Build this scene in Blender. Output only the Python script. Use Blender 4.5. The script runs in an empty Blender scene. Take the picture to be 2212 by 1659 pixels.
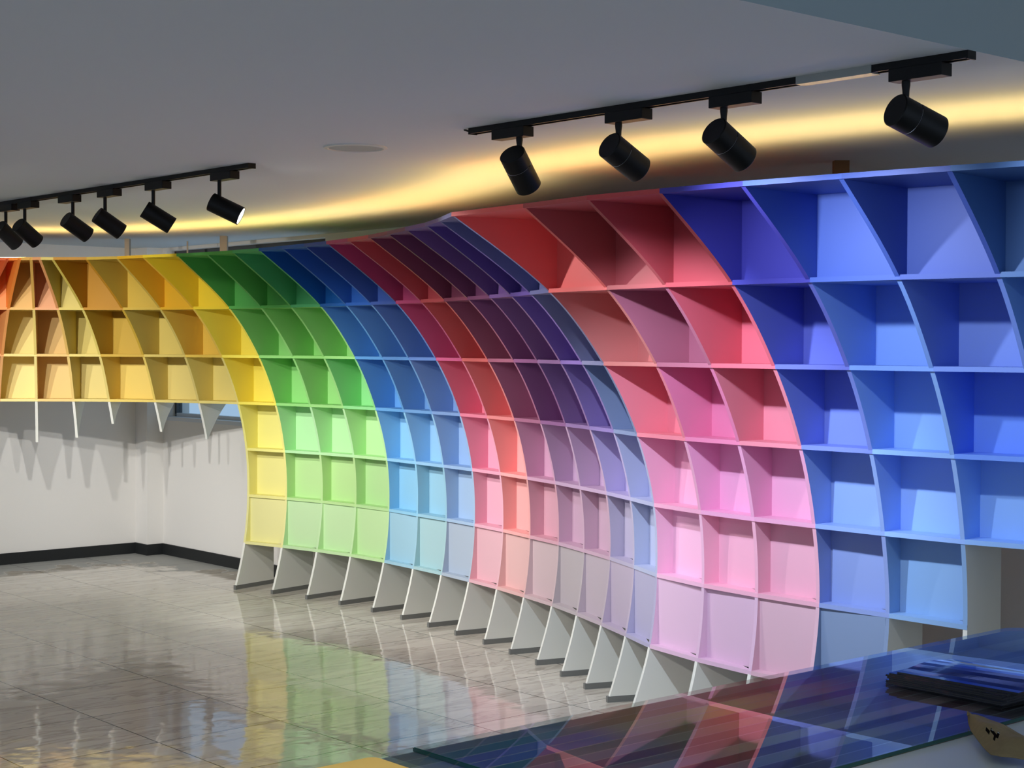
import bpy, bmesh, math, random
from mathutils import Vector, Matrix

# ------------------------------------------------------------------ camera, world, exposure
S = bpy.context.scene
COL = S.collection
PITCH, ROLL, CAMH, FPX = 0.023539, 0.003818, 1.6574, 3474.74
cam_data = bpy.data.cameras.new('camera')
cam = bpy.data.objects.new('camera', cam_data)
COL.objects.link(cam)
S.camera = cam
cam_data.sensor_width = 36.0
cam_data.lens = FPX / 2212.0 * 36.0
cam_data.clip_start = 0.05
fw = Vector((0, math.cos(PITCH), -math.sin(PITCH)))
up = Vector((0, math.sin(PITCH), math.cos(PITCH)))
rt = Vector((1, 0, 0))
RR = rt * math.cos(ROLL) + up * math.sin(ROLL)
UU = up * math.cos(ROLL) - rt * math.sin(ROLL)
cam.matrix_world = Matrix(((RR.x, UU.x, -fw.x, 0), (RR.y, UU.y, -fw.y, 0), (RR.z, UU.z, -fw.z, CAMH), (0, 0, 0, 1)))

S.view_settings.view_transform = 'Standard'
S.view_settings.look = 'None'
S.view_settings.gamma = 1.0
S.view_settings.use_curve_mapping = False
S.view_settings.exposure = 0.0
S.cycles.use_denoising = True
S.cycles.max_bounces = 8
S.cycles.diffuse_bounces = 5
S.cycles.sample_clamp_indirect = 6.0
S.cycles.caustics_reflective = False
S.cycles.caustics_refractive = False

W = bpy.data.worlds.new('world')
S.world = W
W.use_nodes = True
W.node_tree.nodes['Background'].inputs[0].default_value = (0.56, 0.70, 0.92, 1)   # dusk daylight outside the showroom
W.node_tree.nodes['Background'].inputs[1].default_value = 0.85

# ------------------------------------------------------------------ frame of the room (tiles and walls share it)
ANG = -0.8562487
E1 = Vector((math.cos(ANG), math.sin(ANG)))
E2 = Vector((-E1.y, E1.x))
def R(a, b, z=0.0):
    p = E1 * a + E2 * b
    return Vector((p.x, p.y, z))

# ------------------------------------------------------------------ colours and materials
def lin(c):
    o = []
    for v in c:
        v = v / 255.0
        o.append(v / 12.92 if v <= 0.04045 else ((v + 0.055) / 1.055) ** 2.4)
    return o

MATS = {}
def paint(name, rgb, rough=0.55, spec=0.35, metal=0.0, k=1.0, grain=0.0):
    key = (name, tuple(round(v) for v in rgb), rough)
    if key in MATS:
        return MATS[key]
    m = bpy.data.materials.new(name)
    m.use_nodes = True
    nt = m.node_tree
    b = nt.nodes['Principled BSDF']
    c = [min(v * k, 0.92) for v in lin(rgb)]
    b.inputs['Base Color'].default_value = (*c, 1)
    b.inputs['Roughness'].default_value = rough
    b.inputs['Metallic'].default_value = metal
    b.inputs['Specular IOR Level'].default_value = spec
    if grain:
        tc = nt.nodes.new('ShaderNodeTexCoord')
        n = nt.nodes.new('ShaderNodeTexNoise')
        n.inputs['Scale'].default_value = 160.0
        n.inputs['Detail'].default_value = 3.0
        bp = nt.nodes.new('ShaderNodeBump')
        bp.inputs['Strength'].default_value = grain
        bp.inputs['Distance'].default_value = 0.002
        nt.links.new(tc.outputs['Object'], n.inputs['Vector'])
        nt.links.new(n.outputs['Fac'], bp.inputs['Height'])
        nt.links.new(bp.outputs['Normal'], b.inputs['Normal'])
    MATS[key] = m
    return m

def emit(name, rgb, strength):
    m = bpy.data.materials.new(name)
    m.use_nodes = True
    nt = m.node_tree
    nt.nodes.remove(nt.nodes['Principled BSDF'])
    e = nt.nodes.new('ShaderNodeEmission')
    e.inputs[0].default_value = (*rgb, 1)
    e.inputs[1].default_value = strength
    nt.links.new(e.outputs[0], nt.nodes['Material Output'].inputs[0])
    return m

WALLP = paint('wall_paint', (225, 222, 217), 0.8, 0.2, grain=0.15)
CEILP = paint('ceiling_paint', (214, 222, 228), 0.85, 0.15)
BLACKB = paint('black_baseboard', (32, 34, 35), 0.5)
WHITEB = paint('white_board', (222, 222, 214), 0.6, 0.3)
BLACKM = paint('black_metal', (10, 10, 11), 0.45, 0.25)
GREYS = paint('dark_bottom_strip', (112, 113, 110), 0.6)
WOOD = paint('raw_timber', (104, 74, 48), 0.75, 0.2)
PALEW = paint('pale_timber', (176, 160, 138), 0.75, 0.2)

# ------------------------------------------------------------------ mesh helpers
def obj(name, verts, faces, mat, parent=None, mats=None, mi=None, smooth=False):
    me = bpy.data.meshes.new(name)
    me.from_pydata([tuple(v) for v in verts], [], faces)
    for m in (mats or [mat]):
        me.materials.append(m)
    if mi:
        for p, i in zip(me.polygons, mi):
            p.material_index = i
    bm = bmesh.new(); bm.from_mesh(me)
    bmesh.ops.recalc_face_normals(bm, faces=bm.faces)
    bm.to_mesh(me); bm.free()
    if smooth:
        for p in me.polygons: p.use_smooth = True
    o = bpy.data.objects.new(name, me)
    COL.objects.link(o)
    if parent: o.parent = parent
    return o

def prism(name, poly, z0, z1, mat, parent=None, mats=None, top=0, bot=0, side=0):
    """vertical prism over an xy polygon"""
    n = len(poly)
    v = [(p[0], p[1], z0) for p in poly] + [(p[0], p[1], z1) for p in poly]
    f = [tuple(range(n - 1, -1, -1)), tuple(range(n, 2 * n))]
    f += [(i, (i + 1) % n, n + (i + 1) % n, n + i) for i in range(n)]
    mi = [bot, top] + [side] * n
    return obj(name, v, f, mat, parent, mats, mi if mats else None)

def slab(name, a0, a1, b0, b1, z0, z1, mat, parent=None, **k):
    return prism(name, [R(a0, b0), R(a1, b0), R(a1, b1), R(a0, b1)], z0, z1, mat, parent, **k)

def tag(o, label=None, cat=None, group=None, kind=None):
    if label: o['label'] = label
    if cat: o['category'] = cat
    if group: o['group'] = group
    if kind: o['kind'] = kind
    return o

def empty(name, loc=(0, 0, 0)):
    o = bpy.data.objects.new(name, None)
    o.location = loc
    o.empty_display_size = 0.1
    COL.objects.link(o)
    return o

def lathe(name, prof, mat, parent=None, seg=40, M=None, caps=True, smooth=True, mats=None, midx=None):
    """prof: list of (radius, t) along local z; M maps local to world"""
    v = []; f = []; mi = []
    for (r, t) in prof:
        for i in range(seg):
            a = 2 * math.pi * i / seg
            v.append(Vector((r * math.cos(a), r * math.sin(a), t)))
    for j in range(len(prof) - 1):
        for i in range(seg):
            i2 = (i + 1) % seg
            f.append((j * seg + i, j * seg + i2, (j + 1) * seg + i2, (j + 1) * seg + i))
            mi.append(midx[j] if midx else 0)
    if caps:
        f.append(tuple(range(seg))); f.append(tuple(range((len(prof) - 1) * seg, len(prof) * seg)))
        mi += [0, 0]
    if M is not None: v = [M @ p for p in v]
    o = obj(name, v, f, mat, parent, mats, mi if mats else None)
    for p in o.data.polygons:
        p.use_smooth = len(p.vertices) == 4
    if smooth:
        try:
            o.data.set_sharp_from_angle(angle=math.radians(35))
        except Exception:
            pass
    return o

# ------------------------------------------------------------------ floor
def floor_material():
    m = bpy.data.materials.new('polished_floor_tile')
    m.use_nodes = True
    nt = m.node_tree; N = nt.nodes; L = nt.links
    b = N['Principled BSDF']
    tc = N.new('ShaderNodeTexCoord')
    mp = N.new('ShaderNodeMapping'); mp.vector_type = 'TEXTURE'
    mp.inputs['Location'].default_value = (-2.9826, 9.3297, 0)
    mp.inputs['Rotation'].default_value = (0, 0, ANG)
    mp.inputs['Scale'].default_value = (0.6, 0.6, 1)
    L.new(tc.outputs['Object'], mp.inputs['Vector'])
    sp = N.new('ShaderNodeSeparateXYZ'); L.new(mp.outputs[0], sp.inputs[0])
    def mth(op, x, y=None, clamp=False):
        n = N.new('ShaderNodeMath'); n.operation = op; n.use_clamp = clamp
        for i, q in enumerate((x, y)):
            if q is None: continue
            if isinstance(q, (int, float)): n.inputs[i].default_value = q
            else: L.new(q, n.inputs[i])
        return n.outputs[0]
    def line(c):
        fr = mth('FRACT', c)
        d = mth('MINIMUM', fr, mth('SUBTRACT', 1.0, fr))
        return mth('LESS_THAN', d, 0.0045)
    joint = mth('MAXIMUM', line(sp.outputs[0]), line(sp.outputs[1]))
    # marble veins: long thin streaks, a different offset in every tile
    fl = N.new('ShaderNodeVectorMath'); fl.operation = 'FLOOR'; L.new(mp.outputs[0], fl.inputs[0])
    wn = N.new('ShaderNodeTexWhiteNoise'); wn.noise_dimensions = '2D'; L.new(fl.outputs[0], wn.inputs['Vector'])
    ad = N.new('ShaderNodeVectorMath'); ad.operation = 'MULTIPLY_ADD'
    L.new(wn.outputs['Color'], ad.inputs[0]); ad.inputs[1].default_value = (7, 9, 0); L.new(mp.outputs[0], ad.inputs[2])
    st = N.new('ShaderNodeMapping'); st.inputs['Rotation'].default_value = (0, 0, 0.62); st.inputs['Scale'].default_value = (3.2, 0.55, 1)
    L.new(ad.outputs[0], st.inputs['Vector'])
    n1 = N.new('ShaderNodeTexNoise'); n1.inputs['Scale'].default_value = 2.2; n1.inputs['Detail'].default_value = 6; n1.inputs['Distortion'].default_value = 0.8
    L.new(st.outputs[0], n1.inputs['Vector'])
    vein = mth('SUBTRACT', 1.0, mth('MULTIPLY', mth('ABSOLUTE', mth('SUBTRACT', n1.outputs['Fac'], 0.5)), 28.0), True)
    vein = mth('MULTIPLY', vein, 0.5)
    cr = N.new('ShaderNodeValToRGB'); L.new(n1.outputs['Fac'], cr.inputs[0])
    cr.color_ramp.elements[0].position = 0.3; cr.color_ramp.elements[0].color = (*lin((190, 183, 171)), 1)
    cr.color_ramp.elements[1].position = 0.7; cr.color_ramp.elements[1].color = (*lin((208, 201, 188)), 1)
    mx = N.new('ShaderNodeMixRGB'); L.new(vein, mx.inputs[0]); L.new(cr.outputs[0], mx.inputs[1]); mx.inputs[2].default_value = (*lin((136, 128, 118)), 1)
    # dust and dried screed left along the far walls
    wx = N.new('ShaderNodeMapping'); wx.vector_type = 'TEXTURE'; wx.inputs['Rotation'].default_value = (0, 0, ANG)
    L.new(tc.outputs['Object'], wx.inputs['Vector'])
    s2 = N.new('ShaderNodeSeparateXYZ'); L.new(wx.outputs[0], s2.inputs[0])
    da = mth('ADD', s2.outputs[0], 11.61)
    db = mth('ADD', mth('SUBTRACT', 6.25, s2.outputs[1]), mth('MAXIMUM', 0.0, mth('MULTIPLY', mth('ADD', s2.outputs[0], 10.7), 0.8)))
    dw = mth('MINIMUM', da, db)
    nd = N.new('ShaderNodeTexNoise'); nd.inputs['Scale'].default_value = 5.0; nd.inputs['Detail'].default_value = 6
    L.new(wx.outputs[0], nd.inputs['Vector'])
    dd = mth('SUBTRACT', mth('ADD', 0.52, mth('MULTIPLY', mth('SUBTRACT', nd.outputs['Fac'], 0.5), 1.1)), dw)
    dust = mth('MULTIPLY', dd, 9.0, True)
    mx2 = N.new('ShaderNodeMixRGB'); L.new(mth('MULTIPLY', dust, 0.9), mx2.inputs[0]); L.new(mx.outputs[0], mx2.inputs[1]); mx2.inputs[2].default_value = (*lin((140, 142, 140)), 1)
    mx3 = N.new('ShaderNodeMixRGB'); L.new(joint, mx3.inputs[0]); L.new(mx2.outputs[0], mx3.inputs[1]); mx3.inputs[2].default_value = (*lin((46, 41, 36)), 1)
    L.new(mx3.outputs[0], b.inputs['Base Color'])
    L.new(mth('ADD', 0.06, mth('MULTIPLY', dust, 0.5)), b.inputs['Roughness'])
    b.inputs['Specular IOR Level'].default_value = 0.32
    # the glaze is slightly wavy
    nb = N.new('ShaderNodeTexNoise'); nb.inputs['Scale'].default_value = 3.5; nb.inputs['Detail'].default_value = 2.5
    L.new(ad.outputs[0], nb.inputs['Vector'])
    bp = N.new('ShaderNodeBump'); bp.inputs['Strength'].default_value = 0.2; bp.inputs['Distance'].default_value = 0.01
    L.new(nb.outputs['Fac'], bp.inputs['Height']); L.new(bp.outputs[0], b.inputs['Normal'])
    return m

AL, AF = -11.61, 1.6          # left wall plane, front limit (a axis)
BW = 6.252                    # window wall plane
tag(slab('floor', AL - 0.2, AF, -4.0, BW + 0.2, -0.1, 0.0, floor_material()), 'grey-beige polished marble-look tile floor of the showroom', 'floor', kind='structure')

# ------------------------------------------------------------------ walls, baseboards, window
ZC, ZH = 2.42, 2.78
WT = 0.2
tag(slab('wall_left', AL - WT, AL, -4.0, BW + WT, 0, ZH + 0.1, WALLP), 'off-white left wall behind the low opening under the shelves', 'wall', kind='structure')
tag(slab('wall_corner', AL, -11.42, 6.112, BW + WT, 0, ZC, WALLP), 'narrow off-white pipe chase boxing out the far room corner', 'wall', kind='structure')
wa0, wa1, wz0, wz1 = -11.36, -9.16, 1.09, 2.395
bmw = []
def wall_right():
    v = []; f = []
    def bx(a0, a1, z0, z1):
        i = len(v)
        for z in (z0, z1):
            for (a, b) in ((a0, BW), (a1, BW), (a1, BW + WT), (a0, BW + WT)):
                v.append(R(a, b, z))
        f.extend([(i, i + 1, i + 2, i + 3), (i + 4, i + 5, i + 6, i + 7), (i, i + 1, i + 5, i + 4), (i + 1, i + 2, i + 6, i + 5), (i + 2, i + 3, i + 7, i + 6), (i + 3, i, i + 4, i + 7)])
    bx(-11.42, wa0, 0, ZH + .1); bx(wa0, wa1, 0, wz0); bx(wa0, wa1, wz1, ZH + .1); bx(wa1, AF, 0, ZH + .1)
    return obj('wall_right', v, f, WALLP)
tag(wall_right(), 'off-white wall with the window, running behind the rainbow bookcase', 'wall', kind='structure')
tag(slab('baseboard_left', AL, AL + 0.014, -4.0, 6.112, 0, 0.085, BLACKB), 'black baseboard along the left wall', 'baseboard', kind='structure')
cr_poly = [R(AL, 6.098), R(-11.406, 6.098), R(-11.406, BW), R(-11.42, BW), R(-11.42, 6.112), R(AL, 6.112)]
tag(prism('baseboard_corner', cr_poly, 0, 0.085, BLACKB), 'black baseboard wrapping the pipe chase in the corner', 'baseboard', kind='structure')
tag(slab('baseboard_right', -11.406, AF, BW - 0.014, BW, 0, 0.085, BLACKB), 'black baseboard along the window wall', 'baseboard', kind='structure')

def glass_pane_mat():
    m = bpy.data.materials.new('window_glass'); m.use_nodes = True
    nt = m.node_tree; nt.nodes.remove(nt.nodes['Principled BSDF'])
    t = nt.nodes.new('ShaderNodeBsdfTransparent'); t.inputs[0].default_value = (0.86, 0.95, 0.98, 1)
    g = nt.nodes.new('ShaderNodeBsdfGlossy'); g.inputs['Roughness'].default_value = 0.02
    fr = nt.nodes.new('ShaderNodeFresnel'); fr.inputs[0].default_value = 1.5
    mx = nt.nodes.new('ShaderNodeMixShader')
    ge = nt.nodes.new('ShaderNodeNewGeometry'); mu = nt.nodes.new('ShaderNodeMath'); mu.operation = 'SUBTRACT'; mu.use_clamp = True
    nt.links.new(fr.outputs[0], mu.inputs[0]); nt.links.new(ge.outputs['Backfacing'], mu.inputs[1])
    nt.links.new(mu.outputs[0], mx.inputs[0]); nt.links.new(t.outputs[0], mx.inputs[1]); nt.links.new(g.outputs[0], mx.inputs[2])
    nt.links.new(mx.outputs[0], nt.nodes['Material Output'].inputs[0])
    return m
FRAME = paint('window_frame', (70, 74, 78), 0.4, 0.4)
FRAMEW = paint('white_window_frame', (214, 220, 228), 0.4, 0.4)
win = tag(empty('window_1', R((wa0 + wa1) / 2, BW + .08, wz0)), 'wide sliding window behind the green and blue columns, dusk light outside', 'window', kind='structure')
def wpart(name, a0, a1, b0, b1, z0, z1, mat):
    o = slab(name, a0, a1, b0, b1, z0, z1, mat)
    o.parent = win; o.matrix_parent_inverse = Matrix.Translation(-win.location)
    return o
ft = 0.03
wpart('window_sill', wa0, wa1, BW - 0.03, BW + 0.07, wz0 - 0.025, wz0 + 0.004, paint('sill_paint', (205, 212, 220), 0.35))
for (a0, a1, z0, z1) in ((wa0, wa1, wz1 - ft, wz1), (wa0, wa1, wz0, wz0 + ft), (wa0, wa0 + ft, wz0, wz1), (wa1 - ft, wa1, wz0, wz1), (-10.895, -10.855, wz0, wz1), (-10.03, -9.99, wz0, wz1)):
    wpart('window_frame', a0, a1, BW + 0.07, BW + 0.12, z0, z1, FRAME if (a0 == -10.895 or a0 == -10.03 or z1 == wz1) else FRAMEW)
GL = glass_pane_mat()
for (a0, a1) in ((wa0 + ft, -10.895), (-10.855, -10.03), (-9.99, wa1 - ft)):
    wpart('window_pane', a0, a1, BW + 0.092, BW + 0.098, wz0 + ft, wz1 - ft, GL)

# ------------------------------------------------------------------ ceilings
CE = -2.36
tag(slab('ceiling', AL - WT, CE, -4.0, BW + WT, ZC, ZH, None, mats=[CEILP, paint('fascia_shade', (150, 162, 164), 0.8, 0.2)], side=1), 'lower white ceiling carrying the lighting tracks', 'ceiling', kind='structure')  # edge faces painted greyer than the ceiling to shade them by colour
tag(slab('ceiling_front', CE, AF, -4.0, BW + WT, ZH, ZH + 0.1, CEILP), 'raised white ceiling in front of the lower one', 'ceiling', kind='structure')

# round flush access cover
sp = empty('ceiling_speaker', (-0.605, 6.207, ZC))
tag(sp, 'round white speaker grille set flush in the ceiling between the two tracks', 'speaker')
lathe('rim', [(0.104, 0.0), (0.122, 0.0), (0.122, -0.005), (0.108, -0.007), (0.104, -0.002)], paint('grille_rim', (214, 214, 208), 0.5), sp, caps=False)
lathe('grille', [(0.104, -0.0012), (0.104, -0.004)], paint('speaker_mesh', (176, 182, 180), 0.7), sp)

# ------------------------------------------------------------------ bookcase
ZL = [2.2163, 1.8994, 1.5823, 1.265, 0.9472, 0.6289, 0.3107, 0.0]
FIN = {
 'A2': {'b': [-3.84, 10.76], 'az': -0.4886921905584123, 'p': []},
 'A': {'b': [-3.72, 10.84], 'az': -0.6981317007977318, 'p': []},
 'B': {'b': [-3.57, 10.89], 'az': -0.8988445647770797, 'p': []},
 'C': {'b': [-3.4122, 10.9059], 'az': -1.1013, 'p': [0.426, 0.0, -0.255, -0.404]},
 'D': {'b': [-3.2441, 10.9129], 'az': -1.32, 'p': [0.423, 0.0, -0.256, -0.403]},
 'E': {'b': [-3.0842, 10.9178], 'az': -1.5633, 'p': [0.425, 0.0, -0.259, -0.397], 'q': [None, -0.466, -0.556]},
 'F': {'b': [-2.9135, 10.9085], 'az': -1.7773, 'p': [0.421, 0.0, -0.254, -0.396], 'q': [-0.063, -0.448, -0.562]},
 'G': {'b': [-2.631, 10.8548], 'az': -1.9298, 'p': [0.409, 0.0, -0.249, -0.392], 'q': [-0.061, -0.437, -0.536]},
 'H': {'b': [-2.3507, 10.7306], 'az': -2.0672, 'p': [0.417, 0.0, -0.253, -0.399], 'q': [-0.034, -0.44, -0.54]},
 'I': {'b': [-2.096, 10.5564], 'az': -2.181, 'p': [0.435, 0.0, -0.26, -0.416, -0.498, -0.515, -0.478, -0.386], 'q': [-0.043, -0.439, -0.564, -0.6, -0.594, -0.531]},
 'J': {'b': [-1.83, 10.3723], 'az': -2.2335, 'p': [0.433, 0.0, -0.262, -0.416, -0.495, -0.513, -0.475, -0.384], 'q': [-0.051, -0.437, -0.56, -0.596, -0.589, -0.522]},
 'K': {'b': [-1.5925, 10.1739], 'az': -2.2974, 'p': [0.426, 0.0, -0.266, -0.416, -0.501, -0.517, -0.474, -0.385], 'q': [-0.055, -0.443, -0.567, -0.604, -0.597, -0.526]},
 'L': {'b': [-1.3737, 9.9628], 'az': -2.3681, 'p': [0.432, 0.0, -0.259, -0.412, -0.5, -0.516, -0.476, -0.389], 'q': [-0.035, -0.439, -0.56, -0.599, -0.594, -0.528]},
 'M': {'b': [-1.1628, 9.7143], 'az': -2.4432, 'p': [0.427, 0.0, -0.254, -0.409, -0.496, -0.513, -0.477, -0.388], 'q': [-0.029, -0.427, -0.553, -0.595, -0.587, -0.511]},
 'N': {'b': [-0.9826, 9.4649], 'az': -2.5128, 'p': [0.421, 0.0, -0.254, -0.406, -0.491, -0.505, -0.476, -0.393], 'q': [-0.032, -0.426, -0.55, -0.587, -0.582, -0.515]},
 'O': {'b': [-0.8147, 9.2287], 'az': -2.572, 'p': [0.418, 0.0, -0.251, -0.406, -0.486, -0.507, -0.475, -0.387], 'q': [-0.044, None, -0.545, -0.581, -0.583, -0.516]},
 'P': {'b': [-0.6528, 8.9844], 'az': -2.6262, 'p': [0.418, 0.0, -0.253, -0.407, -0.487, -0.503, -0.469, -0.383], 'q': [-0.041, None, -0.542, -0.58, -0.574, -0.512]},
 'Q': {'b': [-0.4989, 8.7296], 'az': -2.6793, 'p': [0.421, 0.0, -0.247, -0.402, -0.484, -0.502, -0.467, -0.386], 'q': [-0.038, None, -0.54, -0.577, -0.576, -0.511]},
 'R': {'b': [-0.3612, 8.4548], 'az': -2.7113, 'p': [0.42, 0.0, -0.253, -0.409, -0.487, -0.505, -0.472, -0.389], 'q': [-0.036, None, -0.543, -0.578, -0.581, -0.516]},
 'S': {'b': [-0.2298, 8.1751], 'az': -2.7432, 'p': [0.429, 0.0, -0.256, -0.408, -0.494, -0.514, -0.479, -0.39], 'q': [-0.042, None, -0.534, -0.59, -0.59, -0.524]},
 'T': {'b': [-0.1144, 7.8873], 'az': -2.7514, 'p': [0.435, 0.0, -0.258, -0.413, -0.495, -0.517, -0.48, -0.394], 'q': [-0.042, None, -0.535, -0.605, -0.597, -0.527]},
 'U': {'b': [-0.0115, 7.5983], 'az': -2.7606, 'p': [0.425, 0.0, -0.26, -0.415, -0.506, -0.526, -0.483, -0.396], 'q': [-0.047, None, -0.528, -0.607, -0.604, -0.536]},
 'V': {'b': [0.0778, 7.3212], 'az': -2.787, 'p': [0.436, 0.0, -0.258, -0.419, -0.507, -0.526, -0.487, -0.396], 'q': [-0.041, None, None, None, -0.613, -0.534]},
 'W': {'b': [0.156, 7.0243], 'az': -2.7615, 'p': [0.45, 0.0, -0.266, -0.432, -0.519, -0.535, -0.502], 'q': [-0.03, -0.423, -0.608, -0.646, -0.634, -0.556], 'off': -0.015},
 'X': {'b': [0.3858, 6.6439], 'az': -2.5927, 'p': [0.407, 0.0, -0.258, -0.411, -0.497, -0.516, -0.484], 'q': [-0.039, -0.414, -0.549, -0.601, -0.601, -0.545], 'off': -0.001},
 'Y': {'b': [0.5972, 6.3238], 'az': -2.4846, 'p': [0.408, 0.0, -0.253, -0.417, -0.506, -0.53, -0.493], 'q': [-0.035, -0.41, -0.556, -0.62, -0.615, -0.557], 'off': -0.005},
 'Z': {'b': [0.8206, 6.0526], 'az': -2.4299, 'p': [0.394, 0.0, -0.251, -0.414, -0.504, -0.532], 'q': [-0.057, -0.402, -0.554, -0.606, -0.615, -0.56], 'off': -0.004},
 'AA': {'b': [1.0635, 5.7928], 'az': -2.3831, 'p': [0.388, 0.0, -0.249, -0.403, -0.49, -0.525], 'q': [-0.036, -0.396, -0.536, -0.594, -0.603], 'off': 0.002},
 'BB': {'b': [1.3241, 5.5374], 'az': -2.3376, 'p': [0.37, 0.0, -0.236, -0.392, -0.475, -0.5], 'q': [-0.048, -0.392, -0.513, -0.578], 'off': 0.015},
 'CC': {'b': [1.6, 5.31], 'az': -2.2863813201125716, 'p': [0.37, 0.0, -0.236, -0.392, -0.475, -0.5], 'q': [-0.031], 'off': 0.015},
 'DD': {'b': [1.885, 5.09], 'az': -2.251474735072685, 'p': [0.37, 0.0, -0.236, -0.392, -0.475, -0.5]},
 'EE': {'b': [2.18, 4.88], 'az': -2.2165681500327987, 'p': [0.37, 0.0, -0.236, -0.392, -0.475, -0.5]},
}
ORD = ['A2', 'A', 'B', 'C', 'D', 'E', 'F', 'G', 'H', 'I', 'J', 'K', 'L', 'M', 'N', 'O', 'P', 'Q', 'R', 'S', 'T', 'U', 'V', 'W', 'X', 'Y', 'Z', 'AA', 'BB', 'CC', 'DD', 'EE']
PM = [0.42, 0.0, -0.255, -0.41, -0.497, -0.517, -0.479, -0.39]
QM = [-0.045, -0.438, -0.555, -0.597, -0.592, -0.525]
TH = 0.018
BACK = -0.757
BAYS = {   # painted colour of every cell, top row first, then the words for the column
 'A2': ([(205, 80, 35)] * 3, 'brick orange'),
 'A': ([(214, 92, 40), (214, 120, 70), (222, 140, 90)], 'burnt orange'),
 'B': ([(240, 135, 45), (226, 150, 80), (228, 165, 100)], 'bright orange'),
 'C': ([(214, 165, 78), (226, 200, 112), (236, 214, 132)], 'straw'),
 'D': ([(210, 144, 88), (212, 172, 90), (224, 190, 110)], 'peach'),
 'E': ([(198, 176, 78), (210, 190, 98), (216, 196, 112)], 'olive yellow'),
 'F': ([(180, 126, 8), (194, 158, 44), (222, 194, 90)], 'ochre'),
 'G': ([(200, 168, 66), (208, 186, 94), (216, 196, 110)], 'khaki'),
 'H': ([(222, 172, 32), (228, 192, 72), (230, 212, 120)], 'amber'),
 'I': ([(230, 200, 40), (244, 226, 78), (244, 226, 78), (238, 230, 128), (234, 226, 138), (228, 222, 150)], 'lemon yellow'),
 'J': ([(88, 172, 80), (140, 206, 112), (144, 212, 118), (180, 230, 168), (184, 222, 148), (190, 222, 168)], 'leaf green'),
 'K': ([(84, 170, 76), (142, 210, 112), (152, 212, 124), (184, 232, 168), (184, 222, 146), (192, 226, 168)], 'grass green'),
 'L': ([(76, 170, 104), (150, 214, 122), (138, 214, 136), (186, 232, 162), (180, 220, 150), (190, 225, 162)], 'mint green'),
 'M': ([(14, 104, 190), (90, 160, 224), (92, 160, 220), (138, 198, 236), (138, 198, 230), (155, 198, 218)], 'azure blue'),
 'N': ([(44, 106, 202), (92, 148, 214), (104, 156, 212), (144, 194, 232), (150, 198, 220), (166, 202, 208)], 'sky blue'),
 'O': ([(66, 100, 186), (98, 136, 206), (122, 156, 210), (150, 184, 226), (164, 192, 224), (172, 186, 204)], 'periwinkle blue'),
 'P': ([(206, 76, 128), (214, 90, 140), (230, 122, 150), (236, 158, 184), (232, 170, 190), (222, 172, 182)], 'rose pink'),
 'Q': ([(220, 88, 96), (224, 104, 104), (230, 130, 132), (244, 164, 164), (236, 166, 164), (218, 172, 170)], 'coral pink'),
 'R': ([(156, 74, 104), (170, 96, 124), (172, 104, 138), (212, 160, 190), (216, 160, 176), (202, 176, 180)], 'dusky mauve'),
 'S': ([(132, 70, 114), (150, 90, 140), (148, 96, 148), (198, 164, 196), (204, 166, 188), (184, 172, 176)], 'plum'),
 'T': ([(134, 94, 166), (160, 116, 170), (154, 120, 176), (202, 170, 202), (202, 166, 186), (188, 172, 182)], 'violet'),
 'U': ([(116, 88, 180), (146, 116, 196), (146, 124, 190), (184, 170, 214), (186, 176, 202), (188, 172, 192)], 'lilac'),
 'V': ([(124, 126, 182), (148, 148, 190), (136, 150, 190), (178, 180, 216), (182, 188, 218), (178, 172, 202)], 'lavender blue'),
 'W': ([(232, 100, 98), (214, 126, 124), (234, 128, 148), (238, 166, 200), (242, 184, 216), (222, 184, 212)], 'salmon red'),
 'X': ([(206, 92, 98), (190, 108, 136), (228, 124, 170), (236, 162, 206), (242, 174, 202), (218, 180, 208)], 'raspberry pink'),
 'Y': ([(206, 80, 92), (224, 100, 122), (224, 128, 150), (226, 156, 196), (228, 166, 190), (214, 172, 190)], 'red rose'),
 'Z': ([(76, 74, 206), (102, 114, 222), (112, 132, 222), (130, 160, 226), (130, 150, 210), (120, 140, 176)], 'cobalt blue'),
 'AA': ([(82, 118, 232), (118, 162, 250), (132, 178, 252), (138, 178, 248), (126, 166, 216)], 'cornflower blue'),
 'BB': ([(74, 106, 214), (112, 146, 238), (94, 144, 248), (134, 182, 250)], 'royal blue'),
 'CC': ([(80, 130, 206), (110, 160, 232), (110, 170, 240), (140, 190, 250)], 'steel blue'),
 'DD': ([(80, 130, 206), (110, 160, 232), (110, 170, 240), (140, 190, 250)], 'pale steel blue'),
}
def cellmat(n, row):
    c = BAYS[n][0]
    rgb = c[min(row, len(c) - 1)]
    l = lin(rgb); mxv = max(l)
    row_shade = (0.58, 0.78, 0.92, 1, 1, 1)[row] if n in ('Z', 'AA', 'BB', 'CC', 'DD') else (0.72, 0.86, 0.95, 1, 1, 1)[row] if n in 'MNOPQRSTUVXY' else 1.0  # upper rows darkened: shade inside the cells is put into the paint
    alb = [(v * 0.92 + (0.012, 0.025, 0.04, 0.05, 0.05, 0.05)[row] * mxv) * row_shade * 1.0 for v in l]
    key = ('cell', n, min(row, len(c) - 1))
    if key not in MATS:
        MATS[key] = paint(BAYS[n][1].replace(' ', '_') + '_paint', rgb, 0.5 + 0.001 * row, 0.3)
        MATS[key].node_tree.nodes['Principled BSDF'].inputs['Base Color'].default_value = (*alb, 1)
    return MATS[key]

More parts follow.
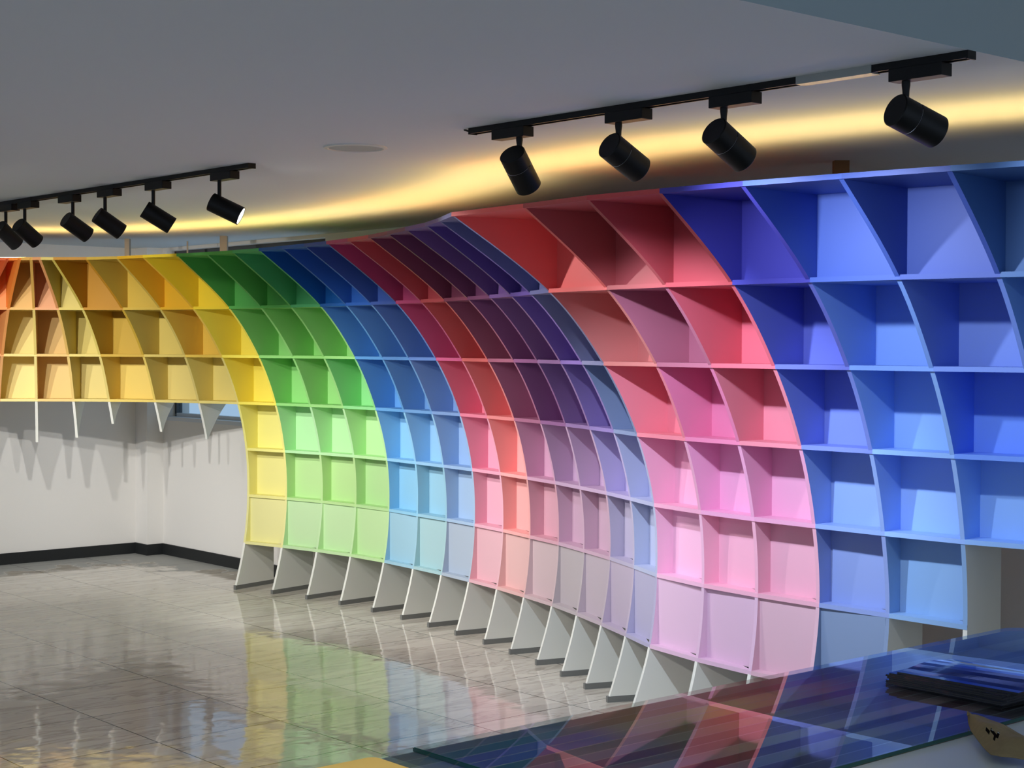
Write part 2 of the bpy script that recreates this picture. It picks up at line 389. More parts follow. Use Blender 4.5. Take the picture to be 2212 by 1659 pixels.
def P(n, k):
    p = FIN[n]['p']
    return p[k] if k < len(p) and p[k] is not None else PM[k] + FIN[n].get('off', 0)
def Q(n, r):
    q = FIN[n].get('q', [])
    v = q[r] if r < len(q) and q[r] is not None else None
    return 0.5 * (v + QM[r]) if v is not None else QM[r] + FIN[n].get('off', 0)
def pt(n, s, z=0.0, side=0.0):
    F = FIN[n]; c, d = math.cos(F['az']), math.sin(F['az'])
    return Vector((F['b'][0] + s * c - side * d, F['b'][1] + s * d + side * c, z))
# side > 0 is the left-hand-normal of the fin direction: the fin's right face as seen from the room
def prof(n, z, kmax=7):
    # Catmull-Rom through the levels
    for k in range(7):
        if ZL[k] >= z >= ZL[k + 1]:
            t = (ZL[k] - z) / (ZL[k] - ZL[k + 1])
            p0 = P(n, k - 1) if k > 0 else 2 * P(n, 0) - P(n, 1) + 0.06
            p1, p2 = P(n, k), P(n, k + 1)
            p3 = P(n, k + 2) if k < 6 else 2 * P(n, 7) - P(n, 6) + 0.03
            return 0.5 * ((2 * p1) + (-p0 + p2) * t + (2 * p0 - 5 * p1 + 4 * p2 - p3) * t * t + (-p0 + 3 * p1 - 3 * p2 + p3) * t ** 3)
    return P(n, 0)

TIPS = {'A': 0.95, 'B': 0.96, 'C': 0.955, 'D': 0.963, 'E': 0.996, 'F': 1.098, 'G': 1.046, 'H': 1.003}
TIPB = {'E': -0.70, 'F': -0.594, 'G': -0.649, 'H': -0.7135}

case = empty('bookcase', (0.0, 8.0, 0.0))
tag(case, 'tall S-curved bookcase of open cells in rainbow columns, orange left to blue right', 'bookcase')
INV = Matrix.Translation(-case.location)
def kid(o, par):
    o.parent = par
    return o

NR = {n: (3 if n in ('A2', 'A', 'B', 'C', 'D', 'E', 'F', 'G', 'H') else 4 if n in ('BB', 'CC', 'DD', 'EE') else 5 if n == 'AA' else 6) for n in ORD}

def divider(i, parent):
    n = ORD[i]
    hang = n in ('A2', 'A', 'B', 'C', 'D', 'E', 'F', 'G', 'H')
    nl = ORD[i - 1] if i > 0 else n
    rown = NR[n] if n in BAYS else 0; rowl = NR[nl]
    rows = 3 if hang else 7
    ztop = ZL[0]
    lv = []
    for r in range(rows):
        st = 8
        for j in range(st):
            lv.append((ZL[r] + (ZL[r + 1] - ZL[r]) * j / st, r))
    tip = None
    if hang:
        zt = TIPS.get(n, 0.97)
        for j in range(5):
            lv.append((ZL[3] + (zt - ZL[3]) * j / 4, 3))
        tip = zt
    else:
        lv.append((0.0, 6))
    mats = []; idx = {}
    def mid(m):
        if m.name not in idx:
            idx[m.name] = len(mats); mats.append(m)
        return idx[m.name]
    v = []; f = []; mi = []
    h = TH / 2
    zt = tip
    for (z, r) in lv:
        s1 = prof(n, z)
        if hang and z <= ZL[3] + 1e-6:
            tb = TIPB.get(n, -0.7)
            t = (ZL[3] - z) / (ZL[3] - zt)
            s0 = tb + (s1 - 0.004 - tb) * t
        else:
            s0 = BACK
        for (s, sd) in ((s1, h), (s1, -h), (s0, -h), (s0, h)):
            v.append(pt(n, s, z, sd))
    for j in range(len(lv) - 1):
        r = lv[j][1]
        a = 4 * j; b = a + 4
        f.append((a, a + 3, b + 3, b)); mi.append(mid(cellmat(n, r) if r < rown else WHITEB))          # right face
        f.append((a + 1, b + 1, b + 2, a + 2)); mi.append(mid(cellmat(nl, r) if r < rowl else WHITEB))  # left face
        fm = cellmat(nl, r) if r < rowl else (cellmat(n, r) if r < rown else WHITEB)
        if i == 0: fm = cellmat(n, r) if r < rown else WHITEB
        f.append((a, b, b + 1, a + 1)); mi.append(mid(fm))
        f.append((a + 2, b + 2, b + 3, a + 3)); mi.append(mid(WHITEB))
    f.append((0, 1, 2, 3)); mi.append(mid(WHITEB))
    e = 4 * (len(lv) - 1)
    f.append((e, e + 1, e + 2, e + 3)); mi.append(mid(WHITEB))
    o = obj('divider', v, f, None, parent, mats, mi)
    if not hang:
        # dark grey strip along the bottom edge, slightly proud of the board
        zf = 0.028
        poly = [pt(n, P(n, 7) + 0.0012, 0, h + .0015), pt(n, P(n, 7) + 0.0012, 0, -h - .0015), pt(n, BACK, 0, -h - .0015), pt(n, BACK, 0, h + .0015)]
        prism('bottom_strip', poly, 0.0, zf, GREYS, parent)
    return o

def shelf(i, k, parent):
    n, m = ORD[i], ORD[i + 1]
    z0, z1 = ZL[k] - 0.009, ZL[k] + 0.009
    last = k == NR[n]
    up_r = max(k - 1, 0)
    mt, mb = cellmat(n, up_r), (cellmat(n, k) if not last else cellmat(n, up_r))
    fa, fb = P(n, k) + 0.002, P(m, k) + 0.002
    def bk(q):
        if k == 0: return Q(q, 0) - 0.02
        a = Q(q, k - 1)
        if k < NR[n] and k < 4: return min(a, Q(q, k)) - 0.01
        return a - 0.002
    h = TH / 2
    A = pt(n, fa, 0, h); B = pt(m, fb, 0, h); C = pt(m, bk(m), 0, -h + .004); D = pt(n, bk(n), 0, h - .004)
    poly = [A, B, C, D]
    if k in (5, 6) or (k == 4 and i >= ORD.index('Z')):
        d = (D - C).normalized()
        F = FIN[m]; vx, vy = F['b']
        ca = abs((math.cos(F['az']) * vx + math.sin(F['az']) * vy) / math.hypot(vx, vy))
        lat = (fb - bk(m)) * math.sqrt(1 - ca * ca) / ca + (0.036 if k == 6 else 0.026)
        C1 = pt(m, bk(m) + min(0.036, 0.014 * lat / 0.036), 0, -h + .004)
        C2 = C + d * lat
        poly = [A, B, C1, C2, D]
    # front face goes past the divider edge: its far end closes on the right-hand divider
    return prism('shelf', poly, z0, z1, None, parent, mats=[mt, mb], top=0, bot=1, side=0)

def panel(i, r, parent):
    n, m = ORD[i], ORD[i + 1]
    h = TH / 2
    A = pt(n, Q(n, r), 0, h - .003); B = pt(m, Q(m, r), 0, -h + .003)
    A2 = pt(n, Q(n, r) - .006, 0, h - .003); B2 = pt(m, Q(m, r) - .006, 0, -h + .003)
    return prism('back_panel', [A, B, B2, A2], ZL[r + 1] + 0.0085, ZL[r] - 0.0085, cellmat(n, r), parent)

for i in range(len(ORD) - 1):
    n = ORD[i]
    bay = empty('cell_column', pt(n, 0, 0))
    bay.parent = case; bay.matrix_parent_inverse = INV
    bay['label'] = BAYS[n][1] + ' column of cells'
    before = set(COL.objects)
    divider(i, None)
    for k in range(NR[n] + 1): shelf(i, k, None)
    for r in range(NR[n]): panel(i, r, None)
    inv = Matrix.Translation(-bay.location)
    for o in COL.objects:
        if o not in before:
            o.parent = bay
            o.matrix_parent_inverse = inv
i = len(ORD) - 1
before = set(COL.objects)
divider(i, None)
for o in COL.objects:
    if o not in before:
        o.parent = case; o.matrix_parent_inverse = INV

# timber braces from the back of the case up to the ceiling
def brace(x, y, w, d, z0, z1, mat):
    o = prism('brace', [(x - w / 2, y - d / 2), (x + w / 2, y - d / 2), (x + w / 2, y + d / 2), (x - w / 2, y + d / 2)], z0, z1, mat)
    o.parent = case; o.matrix_parent_inverse = INV
brace(1.342, 6.60, 0.060, 0.05, 1.95, ZC, WOOD)
brace(-2.775, 11.62, 0.034, 0.05, 1.95, ZC, PALEW)
brace(-2.33, 11.55, 0.010, 0.01, 1.95, 2.40, PALEW)
brace(-2.02, 11.28, 0.05, 0.05, 1.95, ZC, PALEW)

# warm LED tape lying on the top board, with a low upstand behind it
LEDM = emit('warm_led_tape', (1.0, 0.655, 0.215), 34.0)
led = empty('led_strip', pt('P', 0.3, ZL[0] + 0.01))
tag(led, 'warm yellow LED tapes running along the top edge of the bookcase', 'light strip')
tv = []; tf = []; uv_ = []; uf = []
zt = ZL[0] + 0.0095
inv = Matrix.Translation(-led.location)
for off in (0.11, 0.26, 0.41):
    tv = []; tf = []; uv_ = []; uf = []
    for j, n in enumerate(ORD):
        q = P(n, 0) - off
        for s_, z in ((q + .010, zt + 0.0025), (q, zt + 0.0048)):
            tv.append(pt(n, s_, z))
        for s_, z in ((q + .012, zt), (q + .012, zt + 0.002), (q - .002, zt + 0.002), (q - .002, zt)):
            uv_.append(pt(n, s_, z))
        if j:
            a = 2 * (j - 1); tf.append((a, a + 1, a + 3, a + 2))
            a = 4 * (j - 1)
            for w_ in range(4): uf.append((a + w_, a + (w_ + 1) % 4, a + 4 + (w_ + 1) % 4, a + 4 + w_))
    o = obj('led_tape', tv, tf, LEDM); o.parent = led; o.matrix_parent_inverse = inv
    o = obj('channel', uv_, uf, paint('aluminium', (120, 122, 124), .5, .5, 1.0)); o.parent = led; o.matrix_parent_inverse = inv

# ------------------------------------------------------------------ lighting tracks and spotlights
def rail(a0, a1, label, sleeve=None, wire=False, ZC=2.42):
    t = empty('lighting_track', R(a0, TB, ZC)); tag(t, label, 'lighting track', 'black ceiling lighting tracks')
    inv = Matrix.Translation(-t.location)
    L = []
    w = 0.0175
    poly = [(-w, 0), (-w, -0.02), (-w + .006, -0.02), (-w + .006, -.006), (w - .006, -.006), (w - .006, -.02), (w, -.02), (w, 0)]
    v = []; n = len(poly)
    for a in (a0, a1):
        for (b, z) in poly: v.append(R(a, TB_ + b, ZC + z))
    f = [tuple(range(n)), tuple(range(n, 2 * n))] + [(q, (q + 1) % n, n + (q + 1) % n, n + q) for q in range(n)]
    L.append(obj('rail', v, f, BLACKM))
    for a in (a0, a1):
        s = -1 if a == a0 else 1
        L.append(slab('end_cap', min(a, a + s * .006), max(a, a + s * .006), TB_ - w - .001, TB_ + w + .001, ZC - .022, ZC, BLACKM))
    for s in (-1, 1):
        L.append(slab('copper_conductor', a0 + .01, a1 - .01, TB_ + s * .0095 - .001, TB_ + s * .0095 + .001, ZC - .016, ZC - .013, paint('copper', (190, 120, 70), 0.3, 0.5, 1.0)))
    if sleeve:
        L.append(slab('cover_sleeve', sleeve[0], sleeve[1], TB_ - w - .003, TB_ + w + .003, ZC - .0225, ZC, paint('pale_plastic', (150, 154, 150), 0.3, 0.5)))
    if wire:
        p = R(a0 - .006, TB_, ZC - .012); q = R(a0 - .045, TB_ - .004, ZC - .001)
        d = (q - p); M = Matrix.Translation(p) @ d.to_track_quat('Z', 'Y').to_matrix().to_4x4()
        L.append(lathe('wire', [(0.004, 0), (0.003, d.length)], BLACKM, M=M, seg=10))
    for o in L: o.parent = t; o.matrix_parent_inverse = inv
    return t

TB = TB_ = 3.605
rail(-4.368, -2.366, 'black lighting track on the right, with a pale plastic sleeve and four spotlights', (-2.917, -2.66), True)
rail(-7.945, -5.83, 'black lighting track on the left ending near the round speaker grille')
rail(-10.4, -7.955, 'black lighting track leaving the photo at its left edge')
TB = TB_ = 2.52
rail(-9.2, -7.0, 'black lighting track parallel to the others, beyond the left edge')

LENS_ON = emit('lit_lens', (1.0, 0.97, 0.92), 14.0)
CHROME = paint('chrome_ring', (225, 225, 230), 0.12, 0.5, 1.0)

def viewdir(p):
    return Vector((p.x, p.y, 0)).normalized()

def fixture(a, tb, right_end, model, direction, label, power, color, cone=60, blend=0.6, group='black track spotlights', ZC=2.42):
    """direction: world unit vector the lamp looks along"""
    base = R(a, tb, ZC)
    t = empty('track_spotlight', base)
    tag(t, label, 'spotlight', group)
    L = []
    z1 = ZC - .0205; z0 = z1 - .034
    a0 = a - .12 if right_end else a - .04
    L.append(slab('adapter', a0, a0 + .166, tb - .024, tb + .024, z0, z1, BLACKM))
    bv = L[-1].modifiers.new('soft_edges', 'BEVEL'); bv.width = 0.0015; bv.segments = 2
    stem = 0.042 if model == 'big' else 0.062
    RAD, LEN = (0.0455, 0.150) if model == 'big' else (0.041, 0.145)
    Mst = Matrix.Translation(R(a, tb, z0))
    if model == 'big':
        L.append(lathe('stem', [(0.0115, 0.001), (0.0115, -0.010), (0.0095, -stem * .6), (0.0085, -stem - .006)], BLACKM, M=Mst, seg=20))
    else:
        L.append(lathe('stem', [(0.0085, 0.001), (0.0085, -stem - .006)], BLACKM, M=Mst, seg=20))
    d = direction.normalized()
    n = (Vector((0, 0, 1)) - d * d.z).normalized()
    Sp = R(a, tb, z0 - stem)
    bc = Sp - n * RAD - d * 0.022
    x = d.cross(n)
    M = Matrix(((x.x, n.x, d.x, bc.x), (x.y, n.y, d.y, bc.y), (x.z, n.z, d.z, bc.z), (0, 0, 0, 1)))
    if model == 'big':
        L.append(lathe('housing', [(0.002, 0), (RAD - .003, 0), (RAD, .003), (RAD, .056), (RAD - .0015, .057), (RAD - .0015, .0585), (RAD, .0595), (RAD, LEN - .002), (RAD - .002, LEN), (RAD - .006, LEN), (RAD - .008, LEN - .03), (0.002, LEN - .03)], BLACKM, M=M, caps=True, seg=56))
        L.append(lathe('ring', [(RAD - .0008, .0572), (RAD + .0002, .0578), (RAD - .0008, .0584)], CHROME, M=M, caps=False, seg=56))
    else:
        L.append(lathe('housing', [(0.002, 0), (RAD - .002, 0), (RAD, .002), (RAD, LEN - .001), (RAD - .002, LEN), (RAD - .004, LEN), (RAD - .006, LEN - .012), (0.002, LEN - .012)], BLACKM, M=M, caps=True, seg=56))
        lens_r = RAD - .006
    lz = LEN - (.028 if model == 'big' else .003)
    L.append(lathe('lens', [(0.001, lz), (RAD - .0075 if model == 'big' else RAD - .0035, lz + .0005)], LENS_ON, M=M, caps=False, seg=40))
    ld = bpy.data.lights.new('spot_lamp', 'SPOT')
    ld.energy = power; ld.color = color; ld.spot_size = math.radians(cone); ld.spot_blend = blend
    ld.shadow_soft_size = 0.02
    lo = bpy.data.objects.new('spot_lamp', ld); COL.objects.link(lo)
    pos = bc + d * (LEN + .02)
    lo.matrix_world = Matrix(((x.x, -n.x, -d.x, pos.x), (x.y, -n.y, -d.y, pos.y), (x.z, -n.z, -d.z, pos.z), (0, 0, 0, 1)))
    L.append(lo)
    inv = Matrix.Translation(-t.location)
    for o in L:
        mw = o.matrix_world.copy()
        o.parent = t; o.matrix_parent_inverse = inv
    return t

def scr(a, tb, ang, phi):
    """world direction of a lamp that appears tilted ang degrees below the horizontal to the right, phi degrees away from the viewer"""
    p = R(a, tb, 2.28) - Vector((0, 0, CAMH))
    v = p.normalized(); r = Vector((v.y, -v.x, 0)).normalized(); u = r.cross(v)
    A, F_ = math.radians(ang), math.radians(phi)
    return (r * math.cos(A) - u * math.sin(A)) * math.cos(F_) + v * math.sin(F_)

def aim(a, tb, target):
    return (Vector(target) - R(a, tb, 2.25)).normalized()

COOL = (0.88, 0.94, 1.0); NEUT = (1.0, 0.985, 0.955)
fixture(-4.122, 3.605, True, 'big', scr(-4.122, 3.605, 63, 32), 'black cylinder spotlight at the left end of the right-hand track, pointing steeply down', 140, (0.72, 0.85, 1.0), 78, 0.7)
fixture(-3.645, 3.605, False, 'big', scr(-3.645, 3.605, 39, 32), 'second black spotlight from the left on the right-hand track', 46, COOL, 88, 0.9)
fixture(-3.203, 3.605, False, 'big', scr(-3.203, 3.605, 43, 32), 'third black spotlight from the left on the right-hand track, left of the pale sleeve', 46, COOL, 88, 0.9)
fixture(-2.561, 3.605, False, 'big', scr(-2.561, 3.605, 29.7, 32), 'largest black spotlight, at the right end of the right-hand track', 46, COOL, 88, 0.9)
fixture(-6.088, 3.605, False, 'slim', scr(-6.088, 3.605, 25, -12), 'slim black spotlight with its lit white face showing, at the end of the left track', 60, NEUT)
fixture(-6.674, 3.605, False, 'slim', scr(-6.674, 3.605, 31.5, 0), 'slim black spotlight seen side-on, next to the one with the lit face', 60, NEUT)
fixture(-7.151, 3.605, False, 'slim', scr(-7.151, 3.605, 35, 10), 'slim black spotlight, third from the right end of the left track', 60, NEUT)
fixture(-7.497, 3.605, True, 'slim', scr(-7.497, 3.605, 36, 20), 'slim black spotlight with a twisted adapter, fourth from the right end of the left track', 60, NEUT)
fixture(-8.058, 3.605, False, 'slim', scr(-8.058, 3.605, 42.6, 25), 'slim black spotlight overlapped by its neighbour, second from the left edge', 60, NEUT)
fixture(-8.296, 3.605, False, 'slim', scr(-8.296, 3.605, 45.5, 25), 'slim black spotlight cut by the left edge of the photo', 60, NEUT)
for (a_, tgt, pw, cn, lab) in ((-7.05, (-0.3, 8.0, 0.9), 170, 50, 'slim black spotlight beyond the left edge, aimed at the pink and purple columns'),
                      (-7.42, (-1.1, 9.4, 0.9), 230, 50, 'slim black spotlight beyond the left edge, aimed at the green and blue columns'),
                      (-7.80, (-2.4, 10.9, 1.2), 250, 50, 'slim black spotlight beyond the left edge, aimed at the yellow columns'),
                      (-8.35, (-3.3, 11.2, 1.3), 190, 50, 'slim black spotlight beyond the left edge, aimed at the orange columns'),
                      (-8.9, (-3.6, 11.9, 0.4), 150, 60, 'slim black spotlight beyond the left edge, aimed at the left wall')):
    fixture(a_, 2.52, False, 'slim', aim(a_, 2.52, tgt), lab, pw, NEUT, cn, 0.8)
TB = TB_ = 0.35  # unseen track and lamps added to brighten the floor and table
rail(-2.2, -0.4, 'added unseen black lighting track on the raised ceiling, behind and above the viewer', ZC=ZH)
for (a_, tgt, pw, cn, lab) in ((-1.95, (-1.6, 5.4, 0.0), 190, 70, 'added unseen black spotlight on the raised ceiling, brightening the open floor'),
                      (-1.45, (-2.9, 8.2, 0.0), 230, 56, 'added unseen black spotlight on the raised ceiling, brightening the far floor'),
                      (-0.9, (-0.25, 2.8, 0.9), 150, 50, 'added unseen black spotlight on the raised ceiling, brightening the yellow block')):
    fixture(a_, 0.35, False, 'slim', aim(a_, 0.35, tgt), lab, pw, NEUT, cn, 0.9, ZC=ZH)


# ------------------------------------------------------------------ glass-topped colour table
TA0, TA1, TBa, TBb, TZ = -2.40, -1.795, 1.764, 3.89, 0.90
def swatch_material():
    m = bpy.data.materials.new('colour_sample_sheet'); m.use_nodes = True
    nt = m.node_tree; N = nt.nodes; L = nt.links; b = N['Principled BSDF']
    tc = N.new('ShaderNodeTexCoord')
    mp = N.new('ShaderNodeMapping'); mp.vector_type = 'TEXTURE'
    mp.inputs['Rotation'].default_value = (0, 0, ANG)
    L.new(tc.outputs['Object'], mp.inputs['Vector'])
    s = N.new('ShaderNodeSeparateXYZ'); L.new(mp.outputs[0], s.inputs[0])
    def mth(op, x, y=None):
        n = N.new('ShaderNodeMath'); n.operation = op
        for i, q in enumerate((x, y)):
            if q is None: continue
            if isinstance(q, (int, float)): n.inputs[i].default_value = q
            else: L.new(q, n.inputs[i])
        return n.outputs[0]
    a = mth('MULTIPLY', mth('ADD', s.outputs[0], -TA0), 1 / 0.0445)      # stripes run along the table
    st = mth('FLOOR', a)
    fr = mth('FRACT', a)
    bb = mth('SUBTRACT', s.outputs[1], TBa)
    cr = N.new('ShaderNodeValToRGB'); cr.color_ramp.interpolation = 'LINEAR'
    L.new(mth('DIVIDE', bb, 2.07), cr.inputs[0])
    stops = [(0.0, (96, 104, 110)), (0.06, (40, 72, 112)), (0.20, (34, 84, 118)), (0.25, (84, 98, 92)), (0.36, (124, 120, 66)), (0.46, (132, 106, 92)), (0.54, (146, 78, 84)), (0.60, (104, 70, 84)), (0.68, (104, 94, 90)), (0.84, (104, 98, 98)), (1.0, (160, 160, 146))]
    el = cr.color_ramp.elements
    el[0].position, el[0].color = stops[0][0], (*lin(stops[0][1]), 1)
    el[1].position, el[1].color = stops[-1][0], (*lin(stops[-1][1]), 1)
    for p_, c_ in stops[1:-1]:
        e = el.new(p_); e.color = (*lin(c_), 1)
    wn = N.new('ShaderNodeTexWhiteNoise'); wn.noise_dimensions = '1D'; L.new(st, wn.inputs['W'])
    hv = N.new('ShaderNodeHueSaturation'); L.new(cr.outputs[0], hv.inputs['Color'])
    s3 = N.new('ShaderNodeSeparateColor'); L.new(wn.outputs['Color'], s3.inputs[0])
    L.new(mth('ADD', 0.46, mth('MULTIPLY', s3.outputs[0], 0.08)), hv.inputs['Hue'])
    L.new(mth('ADD', 0.5, mth('MULTIPLY', s3.outputs[1], 0.9)), hv.inputs['Saturation'])
    L.new(mth('ADD', 0.35, mth('MULTIPLY', s3.outputs[2], 1.5)), hv.inputs['Value'])
    edge = mth('LESS_THAN', fr, 0.09)
    mx = N.new('ShaderNodeMixRGB'); L.new(mth('MULTIPLY', edge, 0.6), mx.inputs[0]); L.new(hv.outputs[0], mx.inputs[1]); mx.inputs[2].default_value = (0.30, 0.30, 0.32, 1)
    L.new(mx.outputs[0], b.inputs['Base Color'])
    b.inputs['Roughness'].default_value = 0.5
    return m
def table_glass():
    m = bpy.data.materials.new('table_glass'); m.use_nodes = True
    nt = m.node_tree; b = nt.nodes['Principled BSDF']
    nt.nodes.remove(b)
    t = nt.nodes.new('ShaderNodeBsdfTransparent'); t.inputs[0].default_value = (0.90, 0.97, 0.95, 1)
    g = nt.nodes.new('ShaderNodeBsdfGlossy'); g.inputs['Roughness'].default_value = 0.004
    fr = nt.nodes.new('ShaderNodeFresnel'); fr.inputs[0].default_value = 1.85
    mx = nt.nodes.new('ShaderNodeMixShader')
    ge = nt.nodes.new('ShaderNodeNewGeometry'); mu = nt.nodes.new('ShaderNodeMath'); mu.operation = 'SUBTRACT'; mu.use_clamp = True
    nt.links.new(fr.outputs[0], mu.inputs[0]); nt.links.new(ge.outputs['Backfacing'], mu.inputs[1])
    nt.links.new(mu.outputs[0], mx.inputs[0]); nt.links.new(t.outputs[0], mx.inputs[1]); nt.links.new(g.outputs[0], mx.inputs[2])
    nt.links.new(mx.outputs[0], nt.nodes['Material Output'].inputs[0])
    return m
tb = empty('display_table', R(-2.0, 2.8, 0))
tag(tb, 'white display table in the foreground under a long sheet of glass', 'table')
inv = Matrix.Translation(-tb.location)
def tpart(o, lab=None):
    o.parent = tb; o.matrix_parent_inverse = inv
    if lab: o['label'] = lab
    return o
TWH = paint('white_table_lacquer', (196, 202, 198), 0.35, 0.4)
def roundpoly(a0, a1, b0, b1, rad=0.05, n=6, corners=(0, 1, 2, 3)):
    pts = []
    cs = [(a0, b0, 180), (a1, b0, 270), (a1, b1, 0), (a0, b1, 90)]
    sx = [(1, 1), (-1, 1), (-1, -1), (1, -1)]
    for q, (a, b, th) in enumerate(cs):
        if q in corners:
            ca, cb = a + sx[q][0] * rad, b + sx[q][1] * rad
            for j in range(n + 1):
                t = math.radians(th + 90 * j / n)
                pts.append(R(ca + rad * math.cos(t), cb + rad * math.sin(t)))
        else:
            pts.append(R(a, b))
    return pts
tpart(prism('tabletop', roundpoly(TA0 + .003, -1.20, TBa + .003, TBb - .003, .05, corners=(3,)), TZ - 0.048, TZ - 0.0095, TWH))
for (a, b) in ((-2.30, 1.9), (-1.30, 1.9), (-2.30, 3.6), (-1.30, 3.6)):
    tpart(slab('leg', a - .03, a + .03, b - .03, b + .03, 0, TZ - .048, TWH))
tpart(slab('apron', TA0 + .08, -1.28, TBa + .1, TBb - .15, TZ - .13, TZ - .048, TWH))
GE = paint('green_glass_edge', (20, 72, 66), 0.12, 0.5)
for (b0, b1, cc) in ((TBa, 1.838, ()), (1.841, TBb, (3,))):
    poly = roundpoly(TA0, TA1, b0, b1, .05, corners=cc)
    n = len(poly)
    o = prism('glass_sheet', poly, TZ - .0075, TZ, None, mats=[table_glass() if 'TG' not in MATS else MATS['TG'], GE], top=0, bot=0, side=1)
    for pf in o.data.polygons:
        if abs(pf.normal.z) < .5:
            nn = Vector((pf.normal.x, pf.normal.y))
            cc_ = Vector((pf.center.x, pf.center.y))
            front = cc_.dot(E1) > TA1 - .002
            seam = abs(cc_.dot(E2) - 1.8395) < .003
            pf.material_index = 1 if (front or seam) else 0
    tpart(o, 'clear glass sheet with a green edge')
sheet = prism('colour_chart', roundpoly(TA0 + .001, TA1 - .001, TBa + .001, TBb - .001, .05, corners=(3,)), TZ - .0092, TZ - .0085, swatch_material())
tag(sheet, 'long striped colour chart lying under the glass of the foreground table', 'colour chart')

# yellow block beside the table end
yb = prism('yellow_stool', roundpoly(-2.392, -1.95, 1.28, 1.742, .02), 0.0, 0.902, paint('yellow_lacquer', (240, 200, 104), 0.4), )
tag(yb, 'yellow painted block standing against the end of the glass-topped table', 'stool')
bv = yb.modifiers.new('soft', 'BEVEL'); bv.width = .004; bv.segments = 2; bv.limit_method = 'ANGLE'

# stack of magazines
def cover_mat(seed):
    m = bpy.data.materials.new('glossy_cover'); m.use_nodes = True
    nt = m.node_tree; N = nt.nodes; b = N['Principled BSDF']
    tc = N.new('ShaderNodeTexCoord'); n = N.new('ShaderNodeTexNoise'); n.inputs['Scale'].default_value = 9; n.inputs['Distortion'].default_value = 1.5
    mp = N.new('ShaderNodeMapping'); mp.inputs['Location'].default_value = (seed, 0, 0)
    nt.links.new(tc.outputs['Object'], mp.inputs[0]); nt.links.new(mp.outputs[0], n.inputs['Vector'])
    cr = N.new('ShaderNodeValToRGB'); nt.links.new(n.outputs['Fac'], cr.inputs[0])
    e = cr.color_ramp.elements
    e[0].position = .40; e[0].color = (.006, .008, .022, 1)
    e[1].position = .74; e[1].color = (.30, .10, .09, 1)
    q = e.new(.58); q.color = (.02, .022, .07, 1)
    q = e.new(.66); q.color = (.14, .05, .07, 1)
    nt.links.new(cr.outputs[0], b.inputs['Base Color'])
    b.inputs['Roughness'].default_value = 0.12
    b.inputs['Coat Weight'].default_value = 0.6
    b.inputs['Coat Roughness'].default_value = 0.05
    return m
PAPER = paint('paper_edge', (58, 58, 60), 0.7)
rnd = random.Random(4)
MW, ML, MT = 0.225, 0.30, 0.0042
nm = 7
where = ['bottom of the stack', 'second from the bottom of the stack', 'third from the bottom of the stack', 'middle of the stack', 'third from the top of the stack', 'second from the top of the stack', 'top of the stack with its cover bowed']
for q in range(nm):
    th = rnd.uniform(-.02, .02) + (0.03 if q == nm - 1 else 0)
    ca, cb = -2.022 + rnd.uniform(-.004, .004), 3.118 + rnd.uniform(-.004, .004)
    if q == nm - 1: ca, cb = -2.005, 3.13
    zb = TZ + .0003 + q * MT
    t = empty('magazine', R(ca, cb, zb))
    tag(t, 'dark glossy magazine on the glass table, ' + where[q], 'magazine', 'magazines stacked on the glass table')
    inv2 = Matrix.Translation(-t.location)
    NX, NY = 18, 10
    def hgt(u, v):
        return (0.013 * math.sin(math.pi * min(1, max(0, (v - .15) / .8))) * (0.5 + .5 * u) if q == nm - 1 else 0)
    def sheetm(name, z0, z1, mat, inset=0.0):
        v = []; f = []
        for zz in (z0, z1):
            for i2 in range(NX + 1):
                for j2 in range(NY + 1):
                    u, w = i2 / NX, j2 / NY
                    x = (u - .5) * (ML - 2 * inset); y = (w - .5) * (MW - 2 * inset)
                    xx = x * math.cos(th) - y * math.sin(th); yy = x * math.sin(th) + y * math.cos(th)
                    v.append(R(ca + xx, cb + yy, zb + zz + hgt(u, w)))
        K = (NX + 1) * (NY + 1)
        for i2 in range(NX):
            for j2 in range(NY):
                a = i2 * (NY + 1) + j2
                f.append((a, a + 1, a + NY + 2, a + NY + 1)); f.append((K + a, K + a + 1, K + a + NY + 2, K + a + NY + 1))
        for i2 in range(NX):
            for j2 in (0, NY):
                a = i2 * (NY + 1) + j2; f.append((a, a + NY + 1, K + a + NY + 1, K + a))
        for j2 in range(NY):
            for i2 in (0, NX):
                a = i2 * (NY + 1) + j2; f.append((a, a + 1, K + a + 1, K + a))
        o = obj(name, v, f, mat)
        o.parent = t; o.matrix_parent_inverse = inv2
        return o
    sheetm('pages', 0.0004, MT - .0004, PAPER, .0015)
    cm = cover_mat(q * 3.7 + 1.2)
    sheetm('cover', MT - .0004, MT - .0001, cm)
    sheetm('back_cover', 0.0, 0.0004, cm)

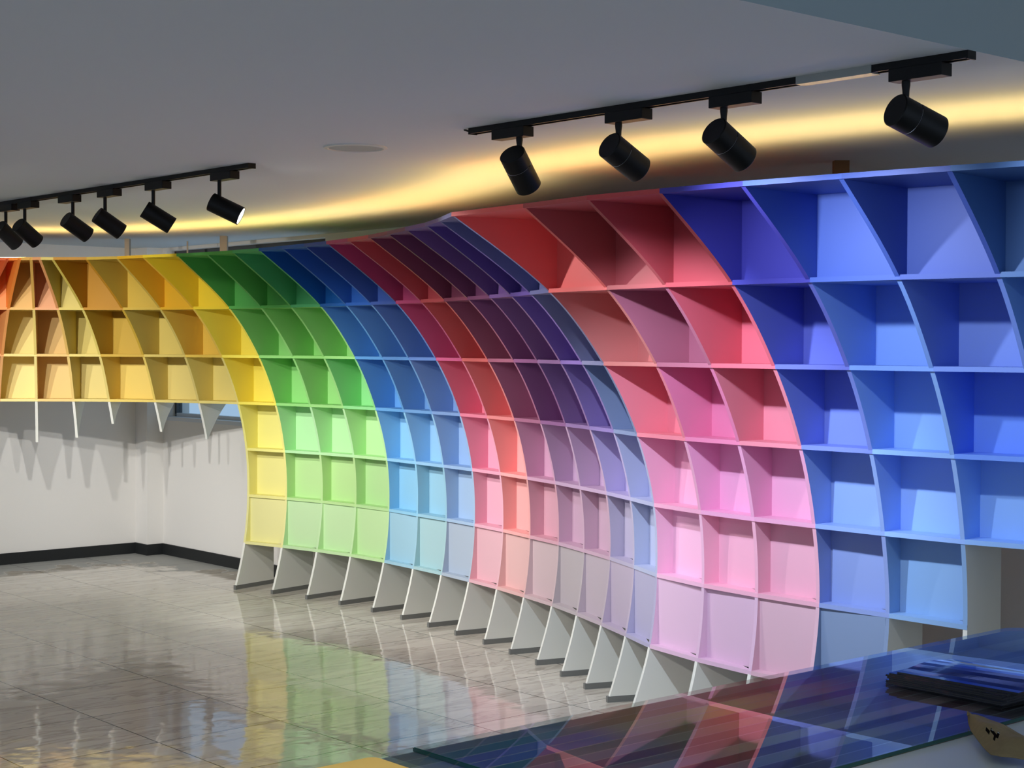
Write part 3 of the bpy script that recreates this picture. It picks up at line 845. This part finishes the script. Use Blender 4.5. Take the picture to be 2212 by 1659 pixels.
# curled piece of brown kraft paper
def kraft():
    m = bpy.data.materials.new('kraft_paper'); m.use_nodes = True
    nt = m.node_tree; N = nt.nodes; b = N['Principled BSDF']
    tc = N.new('ShaderNodeTexCoord'); n = N.new('ShaderNodeTexNoise'); n.inputs['Scale'].default_value = 60; n.inputs['Detail'].default_value = 5
    nt.links.new(tc.outputs['Object'], n.inputs['Vector'])
    cr = N.new('ShaderNodeValToRGB'); nt.links.new(n.outputs['Fac'], cr.inputs[0])
    cr.color_ramp.elements[0].color = (*lin((128, 108, 72)), 1); cr.color_ramp.elements[1].color = (*lin((150, 130, 90)), 1)
    nt.links.new(cr.outputs[0], b.inputs['Base Color']); b.inputs['Roughness'].default_value = 0.8
    return m
def leaf():
    # a grid between the lifted upper rim and the rim resting on the table, thick as paper
    rim_up = [(-1.813, 2.775), (-1.804, 2.791), (-1.787, 2.793), (-1.754, 2.777), (-1.723, 2.76), (-1.693, 2.743), (-1.649, 2.715), (-1.608, 2.692), (-1.556, 2.668)]
    rim_lo = [(-1.826, 2.80), (-1.778, 2.736), (-1.727, 2.681), (-1.687, 2.641), (-1.65, 2.605), (-1.63, 2.603), (-1.609, 2.622), (-1.578, 2.628), (-1.533, 2.622)]
    v = []; f = []
    n = 4
    def lerp(L_, t):
        q = min(int(t), len(L_) - 2); w = t - q
        return [L_[q][e] * (1 - w) + L_[q + 1][e] * w for e in (0, 1)]
    NU, NV = 8 * n, 12
    for sgn in (0, 1):
        for i2 in range(NU + 1):
            t = i2 / n
            U, Lo = lerp(rim_up, t), lerp(rim_lo, t)
            zu = TZ + 0.025
            zl = TZ + 0.006
            for j2 in range(NV + 1):
                w = j2 / NV
                bulge = 0.012 * math.sin(math.pi * w) + 0.004 * math.sin(5 * w + 1.9 * t)
                v.append(R(U[0] * (1 - w) + Lo[0] * w, U[1] * (1 - w) + Lo[1] * w, zu * (1 - w) + zl * w + bulge * (0.3 + .7 * math.sin(math.pi * w)) + sgn * .0008))
    K = (NU + 1) * (NV + 1)
    hole = set()
    for i2 in range(NU):
        t = i2 / n
        if 2.7 <= t <= 4.2:
            c = 6.5 - 0.9 * (t - 3.2)
            for j2 in range(NV):
                if abs(j2 - c) < 0.5 + 0.5 * (t > 3.7): hole.add((i2, j2))
    for i2 in range(NU):
        for j2 in range(NV):
            if (i2, j2) in hole: continue
            a = i2 * (NV + 1) + j2
            f.append((a, a + 1, a + NV + 2, a + NV + 1)); f.append((K + a, K + a + NV + 1, K + a + NV + 2, K + a + 1))
    for i2 in range(NU):
        for j2 in (0, NV):
            a = i2 * (NV + 1) + j2; f.append((a, a + NV + 1, K + a + NV + 1, K + a))
    for j2 in range(NV):
        for i2 in (0, NU):
            a = i2 * (NV + 1) + j2; f.append((a, a + 1, K + a + 1, K + a))
    o = obj('paper_scrap', v, f, kraft(), smooth=True)
    # dark sheet below the tear: shade of the hollow put into its colour
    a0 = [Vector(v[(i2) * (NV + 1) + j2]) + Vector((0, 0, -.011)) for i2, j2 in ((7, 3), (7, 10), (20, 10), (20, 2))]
    u = obj('tear_shade', a0 + [p + Vector((0, 0, .0008)) for p in a0], [(0, 1, 2, 3), (4, 5, 6, 7), (0, 1, 5, 4), (1, 2, 6, 5), (2, 3, 7, 6), (3, 0, 4, 7)], paint('tear_shade_colour', (52, 42, 28), .8))
    u.parent = o
    return o
tag(leaf(), 'torn curled scrap of brown kraft paper lying over the glass edge of the table', 'paper scrap')
